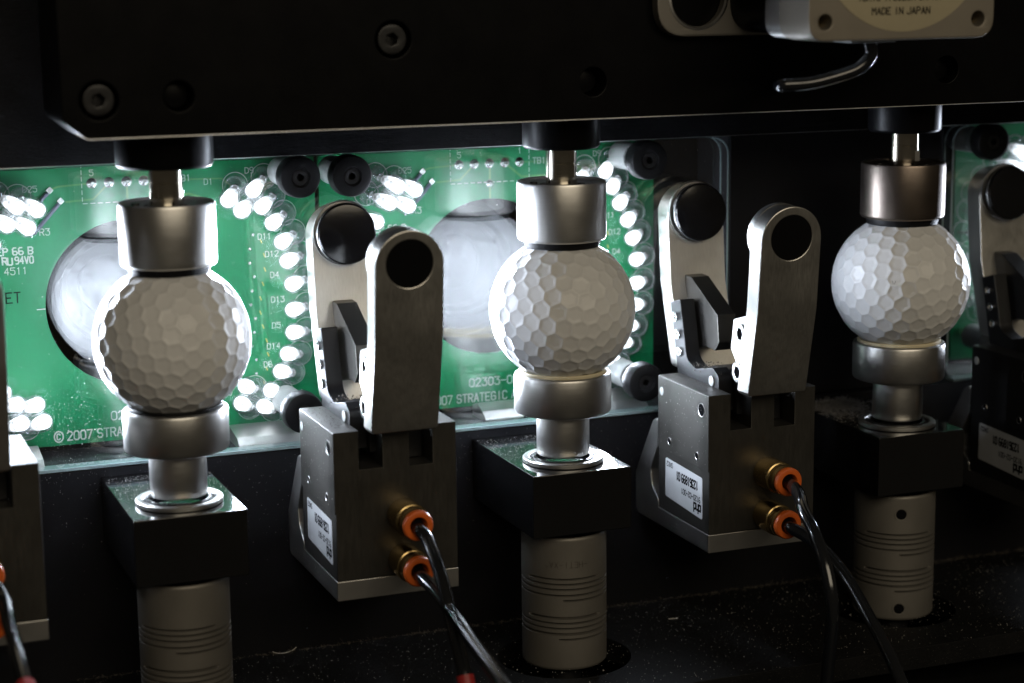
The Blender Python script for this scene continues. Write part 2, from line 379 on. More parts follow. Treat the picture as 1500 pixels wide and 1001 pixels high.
_m = _t.nodes.new('ShaderNodeMath'); _m.operation = 'MULTIPLY_ADD'; _m.inputs[1].default_value = 1.25
_g = _t.nodes.new('ShaderNodeMath'); _g.operation = 'MULTIPLY'; _g.inputs[1].default_value = 1.75
_t.links.new(_c.outputs['Normal'], _s.inputs[0]); _t.links.new(_s.outputs[2], _a.inputs[0]); _t.links.new(_a.outputs[0], _p.inputs[0]); _t.links.new(_a.outputs[0], _q.inputs[0])
_t.links.new(_q.outputs[0], _m.inputs[0]); _t.links.new(_p.outputs[0], _g.inputs[0]); _t.links.new(_g.outputs[0], _m.inputs[2]); _t.links.new(_m.outputs[0], _e.inputs['Strength'])
def add_led(parent, x, z, dirv):
    d = Vector(dirv).normalized(); q = d.to_track_quat('Z', 'Y')
    o = bpy.data.objects.new('led', led_shell); col.objects.link(o); o.parent = parent
    o.location = (x, 5.80, z); o.rotation_euler = q.to_euler()
    for nm, me in (('glowing_core', led_core), ('lead_frame', led_frame)):
        c = bpy.data.objects.new(nm, me); col.objects.link(c); c.parent = o
    l = bpy.data.objects.new('led_beam', spot); col.objects.link(l); l.parent = o
    l.location = (0, 0, 1.30); l.rotation_euler = (math.pi, 0, 0)
RARC = [(3.30, 3.44), (3.76, 3.02), (4.19, 3.66), (4.45, 3.08), (4.77, 2.52), (5.05, 1.92), (5.27, 1.24), (5.40, .47), (5.40, -.36), (5.37, -1.15),
        (5.14, -1.86), (4.90, -2.45), (4.50, -3.02), (3.68, -2.84), (3.50, -3.42), (4.24, -3.56)]
LARC = [(-3.13, 3.40), (-3.42, 2.86), (-3.74, 3.52), (-4.04, 2.98), (-4.52, 2.36), (-4.9, 1.86), (-5.05, 1.24), (-5.2, .47), (-5.2, -.36), (-5.1, -1.15),
        (-4.95, -1.86), (-4.5, -2.35), (-4.1, -2.75), (-3.5, -2.86), (-3.25, -3.42), (-3.95, -3.36)]
def wobble(): return random.uniform(-.035, .035)
def board(cx, lab, variant):
    t = thing('circuit_board', lab, 'circuit board', (cx, 0, 0), 'green circuit boards with LED rings')
    link('board_plate', prism(rnd([(-5.55, -4.07, .1), (5.77, -4.07, .1), (5.77, 4.9, .1), (-5.55, 4.9, .1)]), [circ(0, .1, 2.5, 72)], 5.96, 6.12, 'Y', .01), 'pcb_green', t)
    for x, z in RARC + LARC:
        V = []; Fc = []
        for q in range(24):
            for rr in (.375, .40): V.append((x + rr * math.cos(q * math.pi / 12), 5.951, z + rr * math.sin(q * math.pi / 12)))
            Fc.append((2 * q, 2 * q + 1, (2 * q + 3) % 48, (2 * q + 2) % 48))
        me = bpy.data.meshes.new('m'); me.from_pydata(V, [], Fc); me.update(); link('silkscreen_ring', me, 'silkscreen', t, sharp=None)
        add_led(t, x + wobble() * .5, z + wobble() * .5, (-x * .165 + wobble(), -.86, -z * .115 + wobble()))
    Y = 5.953
    def trace(pts, wd=.055, mat='trace_green', nm='copper_trace'):
        V = []; Fc = []
        for a, b in zip(pts, pts[1:]):
            a = Vector(a); b = Vector(b); d = (b - a).normalized(); n = Vector((-d.y, d.x)) * wd / 2; e = d * wd * .3; k = len(V)
            for p in (a - e - n, a - e + n, b + e + n, b + e - n): V.append((p.x, Y - .0005 * (k % 3), p.y))
            Fc.append((k, k + 1, k + 2, k + 3))
        me = bpy.data.meshes.new('m'); me.from_pydata(V, [], Fc); me.update(); return link(nm, me, mat, t, sharp=None)
    if variant != 'right':
        trace([(-.975, 3.71), (-1.95, 3.66), (-2.12, 3.60)]); trace([(-.46, 3.71), (-.95, 3.24), (-1.75, 3.20)])
        trace([(.05, 3.71), (.05, 3.07), (.05, 2.62)], .07); trace([(.56, 3.71), (1.12, 3.24), (1.9, 3.25), (2.6, 3.0)], .07)
        trace([(1.07, 3.71), (2.9, 3.66), (3.2, 3.4)], .05)
        for k in range(5):
            link('solder_pin', lathe([(0, 5.80), (.05, 5.80), (.055, 5.88), (.10, 5.92), (.155, 5.95), (.16, 5.958)], 18, 'Y', (-.975 + .512 * k, 0, 3.71)), 'solder', t)
        link('solder_pin', lathe([(0, 5.86), (.07, 5.87), (.13, 5.93), (.145, 5.958)], 18, 'Y', (.05, 0, 3.07)), 'solder', t)
        def dash(a, b, n, nm='silkscreen_dash'):
            V = []; Fc = []; a = Vector(a); b = Vector(b); d = (b - a).normalized(); nn = Vector((-d.y, d.x)) * .014
            for i in range(n):
                p = a.lerp(b, i / n); q = a.lerp(b, (i + .68) / n); k = len(V)
                for r_ in (p - nn, p + nn, q + nn, q - nn): V.append((r_.x, Y - .001, r_.y))
                Fc.append((k, k + 1, k + 2, k + 3))
            me = bpy.data.meshes.new('m'); me.from_pydata(V, [], Fc); me.update(); link(nm, me, 'silkscreen', t, sharp=None)
        dash((-1.27, 4.5), (-1.27, 3.12), 7); dash((1.39, 4.5), (1.39, 3.12), 7); dash((-1.27, 3.12), (1.39, 3.12), 12)
        print_text('5', .17, (-1.03, Y - .002, 3.93), t); print_text('1', .17, (1.02, Y - .002, 3.98), t)
        print_text('TB1', .18, (1.52, Y - .002, 3.64), t, bold=1.2)
        # two leaded resistors lying across the board
        for (ax, az, bx, bz) in ((-2.21, 3.57, -2.85, 2.92), (-1.91, 3.24, -2.80, 2.26)):
            a = Vector((ax, 5.86, az)); b = Vector((bx, 5.86, bz)); d = (b - a).normalized()
            bm = bmesh.new(); tube_into(bm, [a + d * .08, a + d * .12, b - d * .12, b - d * .06], [.03, .062, .062, .03], 10)
            rb = link('resistor', done(bm), 'resistor_blue', t)
            me = box(-.085, .085, -.03, .03, -.085, .085, .012); me.transform(Matrix.Translation((ax, 5.92, az)) @ Matrix.Rotation(R(-42), 4, 'Y'))
            link('solder_pad', me, 'solder', rb)
            link('solder_end', lathe([(0, 5.88), (.04, 5.89), (.06, 5.95)], 12, 'Y', (bx, 0, bz)), 'solder', rb)
        print_text('R3', .19, (-2.55, Y - .002, 2.26), t); print_text('R1', .19, (2.42, Y - .002, 2.72), t)
        print_text('D25', .17, (-2.95 - .02, Y - .002, 3.54), t)
        print_text('D18', .17, (-4.02, Y - .002, 2.62), t)
        print_text('EP 66 B', .20, (-3.80, Y - .002, 1.74), t, bold=1.5)
        print_text('94V0', .20, (-3.30, Y - .002, 1.47), t, bold=1.4, wth=.1)
        print_text('RU', .20, (-3.66, Y - .002, 1.47), t, bold=1.7, wth=.13, slant=-.1, gap=.6)
        print_text('4511', .20, (-3.62, Y - .002, 1.16), t, bold=.8)
        print_text('ET', .30, (-3.62, Y - .002, .33), t, mat='print_and_hole_black', bold=.9, wth=.17)
        print_text('@ 2007 STRATEGIC A', .262, (-2.42, Y - .002, -3.93), t, bold=1.15, wth=.140)
        print_text('02303-02', .25, (-.74, Y - .002, -3.43), t, bold=1.1, wth=.155)
        trace([(-2.75, .08), (-2.52, .08)], .03, 'silkscreen', 'silkscreen_line')
        for i, (x, z, s_) in enumerate([(2.36, 3.50, 'D1'), (3.62, 3.78, 'D9'), (3.42, 2.60, 'D3'), (3.98, 2.66, 'D2'), (3.95, 1.75, 'D11'), (4.16, 1.2, 'D12'),
                                        (4.3, .55, 'D4'), (4.3, -.22, 'D13'), (4.3, -1.02, 'D5'), (4.12, -1.66, 'D14'), (4.0, -2.22, 'D6'), (4.45, -3.86, 'D7'), (2.7, -3.0, 'D8')]):
            print_text(s_, .17, (x, Y - .002, z), t)
        for i in range(11):
            trace([(4.02 + .1 * math.sin(i), 1.75 - i * .44), (4.06 + .1 * math.sin(i), 1.64 - i * .44)], .035, 'gold_via', 'gold_mark')
            link('via', lathe([(0, 5.945), (.03, 5.945), (.045, 5.955)], 10, 'Y', (3.72 + .08 * math.cos(i * 2), 0, 1.9 - i * .43)), 'solder', t)
    return t
board(-S, 'left green circuit board with white LEDs round its opening, behind the nearest ball', 'full')
board(0, 'middle green circuit board with white LEDs behind the centre ball', 'full')
board(2 * S, 'green circuit board cut off by the right edge of the photo', 'full')

# standoffs, clear covers and knobs
def rect_cover(name, lab, x0, x1):
    t = thing(name, lab, 'cover', (0, 0, 0), 'clear covers in front of the boards')
    o = rnd([(x0, -4.26, .35), (x1, -4.26, .35), (x1, 6.0, .1), (x0, 6.0, .1)])
    def shape(zt): return rnd([(x0, -4.18, .5), (x1, -4.18, .5), (x1, zt, .55), (x0, zt, .55)], 10)
    link('clear_sheet', prism(shape(4.42), [], 3.6, 4.1, 'Y', 0), 'acrylic', t, sharp=30)
    # sawn, frosted edge of the sheet
    link('lower_edge', box(x0 + .3, x1 - .3, 3.585, 4.1, -4.285, -4.185, .02), 'frosted_edge', t)
    for x in (x0, x1):
        s = -1 if x == x0 else 1
        for yy in (3.6, 4.1):
            bm = bmesh.new()
            arc = [Vector((x, yy, -3.7)), Vector((x, yy, 0)), Vector((x, yy, 3.85))] + [Vector((x - s * .55 * (1 - math.cos(a)), yy, 3.87 + .55 * math.sin(a))) for a in [math.pi / 2 * k / 8 for k in range(1, 9)]]
            tube_into(bm, arc, .028, 8); link('side_edge', done(bm), 'frosted_edge', t)
    return t
rect_cover('clear_cover', 'clear acrylic sheet over the left and middle green boards', -4.9 - S - 2.6, 7.26)
rect_cover('clear_cover', 'clear acrylic sheet over the green board at the right edge', 15.66, 31)
def knob(x, z, lab):
    t = thing('retaining_knob', lab, 'knob', (x, 3.6, z), 'black knobs holding the clear covers')
    link('knob_body', lathe([(0, -.18), (.10, -.18), (.10, -.50), (.24, -.50), (.25, -.53), (.28, -.53), (.29, -.56), (.52, -.56), (.585, -.53), (.61, -.47), (.62, -.05), (.60, -.002), (0, -.002)], 56, 'Y'), 'rubber_black', t)
    bm = bmesh.new(); pts = [(.13 * math.cos(math.pi / 3 * k), .13 * math.sin(math.pi / 3 * k)) for k in range(6)]
    bm.free(); link('hex_screw', prism(circ(0, 0, .235, 32), [pts], -.515, -.3, 'Y', .01), 'dark_anodised', t)
    return t
def standoff(x, z, lab):
    t = thing('standoff', lab, 'standoff', (x, 4.1, z), 'white standoffs between board and cover')
    link('spacer', cyl(.44, .005, 1.15, .03, 40, 'Y'), 'nylon', t)
    link('stud', cyl(.16, 1.15, 1.85, .01, 16, 'Y'), 'solder', t)
for (x, z, a) in ((-6.90, 3.88, 'at the top right corner of the left green board'), (-5.34, 3.84, 'at the top left corner of the middle green board'),
               (4.27, 3.86, 'at the top right corner of the middle green board'), (4.16, -3.18, 'at the bottom right corner of the middle green board'),
               (-7.0, -3.12, 'behind the left gripper at the lower right corner of the left board'), (16.90, 3.89, 'at the top left corner of the board at the right edge')):
    knob(x, z, 'round black knob ' + a)
    standoff(x, z, 'pale standoff ' + a.replace('behind the left gripper ', ''))
standoff(17.75, -3.1, 'white cylindrical standoff beside the gripper at the right edge')

# bright aluminium strips lying on the ledge below the boards
for (x0, x1, y0, y1, lab) in ((-18, -14.5, 3.95, 5.6, 'bright aluminium strip on the ledge beside the leftmost gripper'),
                    (-8.75, -6.75, 4.15, 5.9, 'bright aluminium strip on the ledge right of the nearest ball'),
                    (-.75, .55, 4.5, 5.7, 'small pale strip under the STRATEGIC lettering of the middle board'),
                    (2.7, 4.75, 4.15, 5.9, 'bright aluminium strip on the ledge right of the centre ball')):
    tag(link('ledge_strip', prism(rnd([(y0, -4.297), (y1, -4.297), (y1, -3.95, .03), (y1 - .4, -3.82, .2), (y0 + .3, -4.0, .2), (y0, -4.2, .1)]), [], x0, x1, 'X', .02), 'satin'), lab, 'strip', 'aluminium strips on the ledge')

# ================================================================== golf balls
def hex_centres(a=4, b=2):
    T = a * a + a * b + b * b; ph = (1 + 5 ** .5) / 2
    iv = [Vector(v).normalized() for v in [(-1, ph, 0), (1, ph, 0), (-1, -ph, 0), (1, -ph, 0), (0, -1, ph), (0, 1, ph), (0, -1, -ph), (0, 1, -ph), (ph, 0, -1), (ph, 0, 1), (-ph, 0, -1), (-ph, 0, 1)]]
    fc = [(0, 11, 5), (0, 5, 1), (0, 1, 7), (0, 7, 10), (0, 10, 11), (1, 5, 9), (5, 11, 4), (11, 10, 2), (10, 7, 6), (7, 1, 8), (3, 9, 4), (3, 4, 2), (3, 2, 6), (3, 6, 8), (3, 8, 9), (4, 9, 5), (2, 4, 11), (6, 2, 10), (8, 6, 7), (9, 8, 1)]
    out = {}
    for f in fc:
        A, B, C = (iv[i] for i in f)
        for i in range(-a - b, a + b + 1):
            for j in range(-a - b, a + b + 1):
                # lattice point (i,j); triangle corners (0,0),(a,b),(-b,a+b)
                u = (i * (a + b) + j * b) / T; v = (a * j - b * i) / T
                if u < -1e-9 or v < -1e-9 or u + v > 1 + 1e-9: continue
                p = (A * (1 - u - v) + B * u + C * v).normalized()
                out[(round(p.x, 3), round(p.y, 3), round(p.z, 3))] = p
    P = np.array([tuple(p) for p in out.values()]); keep = []
    for p in P:
        if all(np.dot(p, q) < .9995 for q in keep): keep.append(p)
    P = np.array(keep)
    for _ in range(40):                                     # even the spacing
        D = P[:, None] - P[None]; d2 = (D ** 2).sum(-1) + np.eye(len(P)) * 9
        P = P + (D / d2[..., None] ** 2.5).sum(1) * 1e-6 * 2; P /= np.linalg.norm(P, axis=1)[:, None]
    return P
def ball_mesh():
    bm = bmesh.new(); bmesh.ops.create_icosphere(bm, subdivisions=8 if False else 7, radius=1.0)
    me = bpy.data.meshes.new('m'); bm.to_mesh(me); bm.free()
    n = len(me.vertices); co = np.empty(n * 3); me.vertices.foreach_get('co', co); co = co.reshape(-1, 3)
    co /= np.linalg.norm(co, axis=1)[:, None]
    # second subdivision of the icosphere is 40k; refine once more near the ridges through smooth profile only
    P = hex_centres(); out = np.empty(n)
    for s in range(0, n, 20000):
        dt = co[s:s + 20000] @ P.T; o = np.partition(-dt, 1, axis=1); a1 = np.arccos(np.clip(-o[:, 0], -1, 1)); a2 = np.arccos(np.clip(-o[:, 1], -1, 1))
        out[s:s + 20000] = (a2 - a1) / 2
    d = out * 2.135                                         # distance to the nearest cell border, cm
    h = -.026 * (1 - np.exp(-(d / .052) ** 1.4)) - .006 * np.minimum(d / .22, 1)
    co = co * (2.135 + h)[:, None]
    me.vertices.foreach_set('co', co.ravel()); me.update(); return me
bme = ball_mesh()
bl = link('golf_ball', bme, 'ball_white', sharp=None, loc=(-S, 0, 0)); bme.polygons.foreach_set('use_smooth', [True] * len(bme.polygons))
bl.rotation_euler = (.35, .2, .5); tag(bl, 'white golf ball with hexagonal dimples, nearest and leftmost of the three', 'golf ball', 'golf balls held between spindles')
b2 = bl.copy(); col.objects.link(b2); b2.location = (0, 0, 0); b2.rotation_euler = (1.2, .62, 0.15); b2['label'] = 'white hexagon dimpled golf ball between the two grippers, in front of the middle board'
b3 = bl.copy(); col.objects.link(b3); b3.location = (S, 0, 0); b3.rotation_euler = (2.1, -.3, 1.4); b3['label'] = 'white golf ball on the right, half brightly lit, with a small V mark'
V, Fc, wd = text_mesh('V', .16, .11, .10)
q3 = b3.rotation_euler.to_matrix().inverted()
def on_ball(a, b):
    c = Vector((-.60, -.77, .12)).normalized(); r_ = c.cross(Vector((0, 0, 1))).normalized() * -1
    r_ = Vector((0, 0, 1)).cross(c).normalized(); u_ = c.cross(r_).normalized()
    if u_.z < 0: u_ = -u_
    if r_.x < 0: r_ = -r_
    return q3 @ ((c * 2.135 + r_ * (a - .05) + u_ * (b - .05)).normalized() * 2.124)
me = bpy.data.meshes.new('m'); me.from_pydata([on_ball(v.x, v.y) for v in V], [], Fc); me.update()
link('printed_mark', me, 'mark_grey', b3, sharp=None)

# ================================================================== spindles
# upper spindles hang from the carriage, lower spindles turn on the black blocks
def upper_spindle(cx, lab, Rb, mat):
    t = thing('upper_spindle', lab, 'spindle', (cx, 0, 0), 'upper spindles pressing on the balls')
    link('bearing_boss', lathe([(0, 5.66), (Rb, 5.66), (Rb, 4.80), (Rb - .02, 4.75), (Rb - .07, 4.70), (.62, 4.70), (.6, 4.85), (0, 4.85)], 72), 'black_anodised', t)
    link('shaft', lathe([(0, 5.2), (.45, 5.2), (.45, 4.30), (.435, 4.29), (.435, 4.26), (.45, 4.25), (.45, 3.5), (0, 3.5)], 40), 'shaft_steel', t)
    if cx > 5: link('shaft_flat', box(.10, .30, -.43, -.36, 3.80, 4.12, .01), 'satin', t)
    link('cup', lathe([(.46, 3.62), (.60, 3.62), (.62, 3.66), (.95, 3.68), (1.15, 3.70), (1.17, 3.75), (1.24, 3.76), (1.275, 3.74), (1.295, 3.68), (1.295, 2.16), (1.28, 2.10), (1.24, 2.06), (1.18, 2.05), (1.14, 2.08), (1.12, 2.3), (.4, 2.4)], 96), mat, t)
    for k in range(3):
        a = k * 2.094 + .9; link('set_screw', cyl(.11, 3.66, 3.735, .01, 16, c=(.82 * math.cos(a), .82 * math.sin(a), 0)), 'dark_anodised', t)
    link('rubber_seat', lathe([(1.115, 2.16), (1.115, 1.98), (1.08, 1.86), (1.0, 1.86), (.8, 1.96), (.3, 2.3)], 64), 'rubber_black', t)
    return t
upper_spindle(-S, 'leftmost upper spindle with grey metal cup on the nearest golf ball', 1.30, 'turned')
upper_spindle(0, 'middle upper spindle with grey metal cup on the centre golf ball', 1.12, 'turned')
upper_spindle(S, 'rightmost upper spindle with darker brownish cup on the right golf ball', 1.12, 'turned_dark')
def lower_spindle(cx, lab, padmat):
    t = thing('lower_spindle', lab, 'spindle', (cx, 0, 0), 'lower spindles carrying the balls')
    link('cup', lathe([(.78, -3.03), (1.34, -3.03), (1.40, -3.0), (1.43, -2.94), (1.43, -1.95), (1.41, -1.89), (1.36, -1.86), (1.33, -1.85), (1.31, -1.87), (1.30, -2.1), (.4, -2.2)], 96), 'turned', t)
    link('ball_seat', lathe([(1.295, -2.0), (1.295, -1.80), (1.27, -1.765), (1.22, -1.765), (1.05, -1.88), (.8, -2.0), (.4, -2.15)], 72), padmat, t)
    link('post', lathe([(.77, -3.02), (.78, -3.05), (.78, -4.25), (.76, -4.31), (.70, -4.33), (0, -4.33)], 64), 'turned', t)
    return t
lower_spindle(-S, 'leftmost lower spindle with turned metal cup under the nearest ball', 'rubber_black')
lower_spindle(0, 'middle lower spindle with cream pad under the centre ball', 'cream_pad')
lower_spindle(S, 'rightmost lower spindle with cream pad under the right ball', 'cream_pad')
def spindle_block(cx, lab, first=[None]):
    if first[0] is None:
        t = thing('spindle_block', lab, 'bearing block', (cx, 0, 0), 'black bearing blocks'); first[0] = t
        link('block', box(-1.55, 1.55, -1.47, 3.62, -6.42, -4.547, .045), 'block_black', t)
        link('bearing_ring', lathe([(.98, -4.50), (1.0, -4.42), (1.02, -4.40), (1.17, -4.40), (1.195, -4.42), (1.2, -4.45), (1.2, -4.52), (1.16, -4.545)], 72), 'satin', t)
        link('bearing_seal', lathe([(.80, -4.40), (.88, -4.41), (.90, -4.46), (.93, -4.46), (.95, -4.43), (.98, -4.43), (.985, -4.50), (.78, -4.52)], 64), 'dark_anodised', t)
        link('drive_shaft', cyl(.5, -6.8, -6.43, .01, 32), 'satin', t)
    else: t = dup(first[0], (cx, 0, 0), lab)
    return t
spindle_block(-S, 'glossy black bearing block under the nearest ball, speckled with dust')
spindle_block(0, 'glossy black bearing block under the centre ball, between the grippers')
spindle_block(S, 'black bearing block under the right ball with fluffy dust on its rear')

# shaft couplings with helical slits
def coupling_mesh():
    prof_z = []
    z = -10.65
    rows = [(-10.65, 1.19), (-10.64, 1.22), (-10.60, 1.26)]
    zz = list(np.arange(-10.55, -6.70, .0225)); seg = 120
    bm = bmesh.new(); rings = []
    def ring(z, f): return [bm.verts.new((f(a) * math.cos(a), f(a) * math.sin(a), z)) for a in [2 * math.pi * i / seg for i in range(seg)]]
    def helix(a, z):
        for (ztop, a0, a1, n) in ((-7.83, -1.05, -1.95, 5), (-9.02, -1.0, -2.05, 5)):
            # turns run all round; the first ends at a0, the last begins at a1
            for k in range(n):
                zc = ztop - .165 * k
                if abs(z - zc) < .024:
                    aa = (a + math.pi) % (2 * math.pi) - math.pi
                    if k == 0 and not (-2.9 < aa < a0): return False
                    if k == n - 1 and not (aa > a1 and aa < .8): return False
                    return True
        return False
    lo = [(r_, z_) for z_, r_ in rows]
    rings = [ring(z_, lambda a, r_=r_: r_) for r_, z_ in lo]
    for z_ in zz: rings.append(ring(z_, lambda a: 1.15 if helix(a, z_) else 1.27))
    for z_, r_ in ((-6.66, 1.27), (-6.60, 1.25), (-6.58, 1.21), (-6.60, 1.16), (-6.66, 1.12), (-6.68, .95), (-6.9, .93), (-7.0, .5)): rings.append(ring(z_, lambda a: r_))
    for a, b in zip(rings, rings[1:]):
        for i in range(seg): bm.faces.new((a[i], a[(i + 1) % seg], b[(i + 1) % seg], b[i]))
    bm.faces.new(rings[0]); bm.faces.new(rings[-1])
    return done(bm)
cm = coupling_mesh()
ct = thing('shaft_coupling', 'grey slotted shaft coupling under the leftmost bearing block', 'coupling', (-S, 0, 0), 'slotted shaft couplings')
link('coupling_body', cm, 'coupling_grey', ct, sharp=50)
link('lower_shaft', cyl(.5, -12.4, -10.66, .01, 24), 'dark_anodised', ct)
ct['group'] = 'slotted shaft couplings'
def cylfn(rad, a0, z0):
    def f(a, b, lay): th = a0 + a / rad; return ((rad + .002 + lay * .3) * math.cos(th), (rad + .002 + lay * .3) * math.sin(th), z0 + b)
    return f
c2 = dup(ct, (0, 0, 0), 'grey slotted shaft coupling with faint engraved letters under the middle bearing block')
print_text('-HETI-XA^', .17, None, c2, mat='turned_dark', fn=cylfn(1.27, -2.45, -7.48), tw=.07, rot180=True, name='engraved_text')
c3 = dup(ct, (S, 0, 0), 'grey slotted shaft coupling with two screw holes on the right')
for z_ in (-7.16, -10.24):
    a = math.radians(-113); q = Matrix.Rotation(a, 4, 'Z')
    me = lathe([(.20, 1.255), (.21, 1.276), (.18, 1.279), (.165, 1.272), (0, 1.272)], 24, 'X'); me.transform(Matrix.Translation((0, 0, z_)) @ q)
    hs = link('screw_hole', me, 'coupling_grey', c3)
    me = lathe([(.165, 1.276), (0, 1.276)], 24, 'X'); me.transform(Matrix.Translation((0, 0, z_)) @ q); link('hole_dark_disc', me, 'print_and_hole_black', hs)  # black disc on the surface, painted as the shade inside the screw hole

# ================================================================== carriage plate
cp = thing('carriage_plate', 'large black machined plate spanning the top of the picture', 'machine plate', (0, 0, 0))
outl = rnd([(-14.42, 6.15, .3), (-13.82, 5.665, .06), (30, 5.62), (30, 13), (-14.42, 13)])
SCREWS = [(-13.48, 6.64), (-5.70, 7.97), (5.75, 9.9)]
holes = [circ(k * S + d, 6.68, .40, 36) for k, d in ((-1, 0), (0, .05), (1, 0))] + [circ(x, z, .50, 36) for x, z in SCREWS]
link('plate', prism(outl, holes, -2.2, .9, 'Y', .035), 'black_anodised', cp)
bm = bmesh.new(); tube_into(bm, [Vector((-14.1, -2.192, 5.83)), Vector((-13.80, -2.192, 5.675)), Vector((8, -2.192, 5.651)), Vector((30, -2.192, 5.63))], .014, 6); link('plate_edge', done(bm), 'satin', cp)  # thin bright metal strip laid along the lower front edge
link('bore_backing', box(-14.0, 29, .0, .1, 6.1, 10.6, 0), 'dark_anodised', cp)
for x, z in SCREWS:
    hx = [(x + .17 * math.cos(math.pi / 3 * k + .3), z + .17 * math.sin(math.pi / 3 * k + .3)) for k in range(6)]
    s_ = link('socket_screw', prism(circ(x, z, .40, 40), [hx], -2.12, -1.5, 'Y', .04), 'dark_anodised', cp)
    link('screw_socket', cyl(.18, -1.82, -1.75, .005, 12, 'Y', (x, 0, z)), 'dark_anodised', s_)
for k in (-1, 0, 1):
    link('set_screw', cyl(.33, -1.75, -1.4, .04, 32, 'Y', (k * S, 0, 6.68)), 'black_anodised', cp)

# ================================================================== grippers
GX = S / 2
def g(x): return x - 5.73
def body_outline():
    return [(-1.77, -6.85), (1.77, -6.85), (1.77, -2.63), (1.07, -2.63), (1.07, -3.75), (.39, -3.75), (.39, -2.63), (-.39, -2.63), (-.39, -3.72), (-1.07, -3.72), (-1.07, -2.63), (-1.77, -2.63)]
def jaw_mesh(y0, thick, sgn, hole):
    """finger plate with rounded head; sgn=-1 front jaw, +1 rear jaw. y given at the face towards the camera"""
    hw = .96; zc = 2.08
    out = [(-hw, -2.50 + .03), (-hw + .05, -2.56), (hw - .05, -2.56), (hw, -2.50), (hw, zc)] + [(hw * math.cos(a), zc + hw * math.sin(a)) for a in [math.pi * k / 28 for k in range(1, 28)]] + [(-hw, zc)]
    me = prism(out, [circ(0, 2.14, .655, 44)] if hole else [], 0, thick, 'Y', .025, cuts=[((0, 0, .03), (0, 0, 1))])
    for v in me.vertices: v.co.y += y0(v.co.z)
    me.update(); del me['wn']; return me
fy = lambda z: -3.10 - .085 * (z - .03) if z > .03 else -3.10 - .215 * (z - .03)
ry = lambda z: 2.60 + .10 * (z - .03) if z > .03 else 2.60 + .315 * (z - .03)
def sheared_cyl(prof, seg, zc, yfn, mat, name, parent):
    me = lathe(prof, seg, 'Y', (0, 0, zc))
    for v in me.vertices: v.co.y += yfn(v.co.z)
    me.update(); return link(name, me, mat, parent)
def gripper(cx, lab, body_mat, finger_mat, jaw_mat, front=True, fit=True):
    t = thing('gripper', lab, 'gripper', (cx, 0, 0), 'parallel ball grippers')
    o = body_outline()
    # the upper part of the left side is slightly proud of the part that carries the label
    b = link('body', prism(o, [], -1.71, 1.74, 'Y', .03), body_mat, t)
    link('side_cheek', box(-1.80, -1.74, -1.70, 1.73, -4.94, -2.645, .02), body_mat, t)
    prof = rnd([(-1.72, -7.43, .03), (3.4, -7.43, .25), (3.42, -6.1, .12), (2.15, -4.15, .25), (1.80, -4.0, .1), (1.80, -4.9), (2.30, -5.75, .15), (2.2, -6.25, .3), (1.74, -6.62, .2), (1.72, -6.862), (-1.72, -6.862, .03)])
    link('base_bracket', prism(prof, [], -1.785, 1.79, 'X', .04), 'satin', t)
    # side details on the face towards the left
    link('dowel_pin', lathe([(0, -1.82), (.10, -1.82), (.13, -1.81), (.13, -1.79)], 20, 'X', (0, 1.46, -3.1)), 'nylon', t)
    for (yy, zz, rr) in ((-1.24, -3.14, .185), (.91, -4.56, .10), (-.95, -4.60, .10)):
        me = lathe([(rr * 1.18, -1.798), (rr * 1.1, -1.812), (rr, -1.806)], 24, 'X'); me.transform(Matrix.Translation((0, yy, zz))); hs = link('hole_rim', me, 'satin', t)
        me = lathe([(rr * 1.06, -1.8065), (0, -1.8065)], 24, 'X'); me.transform(Matrix.Translation((0, yy, zz))); link('hole', me, 'print_and_hole_black', hs)  # flat black disc paints the dark inside of the hole
    st_ = link('label_sticker', prism(rnd([(-1.30, -6.50, .08), (1.24, -6.36, .08), (1.22, -5.14, .08), (-1.28, -5.22, .08)]), [], -1.778, -1.765, 'X', 0), 'sticker', t)
    # the sticker is upside down: its text reads from right to left, heads down
    def sty(y0, z0):
        def f(a, b_, lay): return (-1.7795 - lay * .3, y0 + a, z0 - b_)
        return f
    print_text('phd', .26, None, st_, 'print_and_hole_black', fn=sty(-1.18, -6.10), bold=1.9, wth=.13, gap=.9)
    print_text('9120-02-001', .16, None, st_, 'print_and_hole_black', fn=sty(-1.15, -5.86), bold=1.3, wth=.085)
    print_text('12361899 01', .24, None, st_, 'print_and_hole_black', fn=sty(-.98, -5.42), bold=1.7, wth=.10)
    print_text('SN02', .14, None, st_, 'print_and_hole_black', fn=sty(.72, -5.24), bold=1.3, wth=.08)
    # ---- rear finger
    fin = rnd([(2.37, -.50), (1.70, -.32, .05), (1.36, -1.57), (1.24, -2.10, .45), (.62, -2.30, .3), (-.52, -2.06, .12), (-.92, -2.25, .3), (-.94, -3.3), (1.6, -3.3), (1.87, -2.5)])
    link('rear_finger', prism(fin, [], g(4.65), g(5.14), 'X', .03), finger_mat, t)
    for yy, zz in ((1.98, -.90), (1.80, -1.42), (1.66, -1.96)):
        me = lathe([(.14, g(4.645)), (.145, g(4.60)), (.12, g(4.59)), (.075, g(4.59)), (.06, g(4.64)), (0, g(4.64))], 20, 'X'); me.transform(Matrix.Translation((0, yy, zz))); link('side_screw', me, 'solder', t)
    me = cyl(.16, g(4.60), g(4.66), .02, 24, 'X'); me.transform(Matrix.Translation((0, -.52, -2.46))); link('pivot_pin', me, 'nylon', t)
    wedge = rnd([(2.75, .28), (2.2, .26, .1), (.42, -.66, .05), (.30, -1.50, .1), (.55, -1.78, .05), (1.15, -1.76), (2.0, -2.0), (2.6, -.6)])
    link('rear_arm', prism(wedge, [], g(5.28), g(5.90), 'X', .03), body_mat, t)
    link('rear_jaw', jaw_mesh(ry, .74, 1, False), jaw_mat, t, sharp=16)
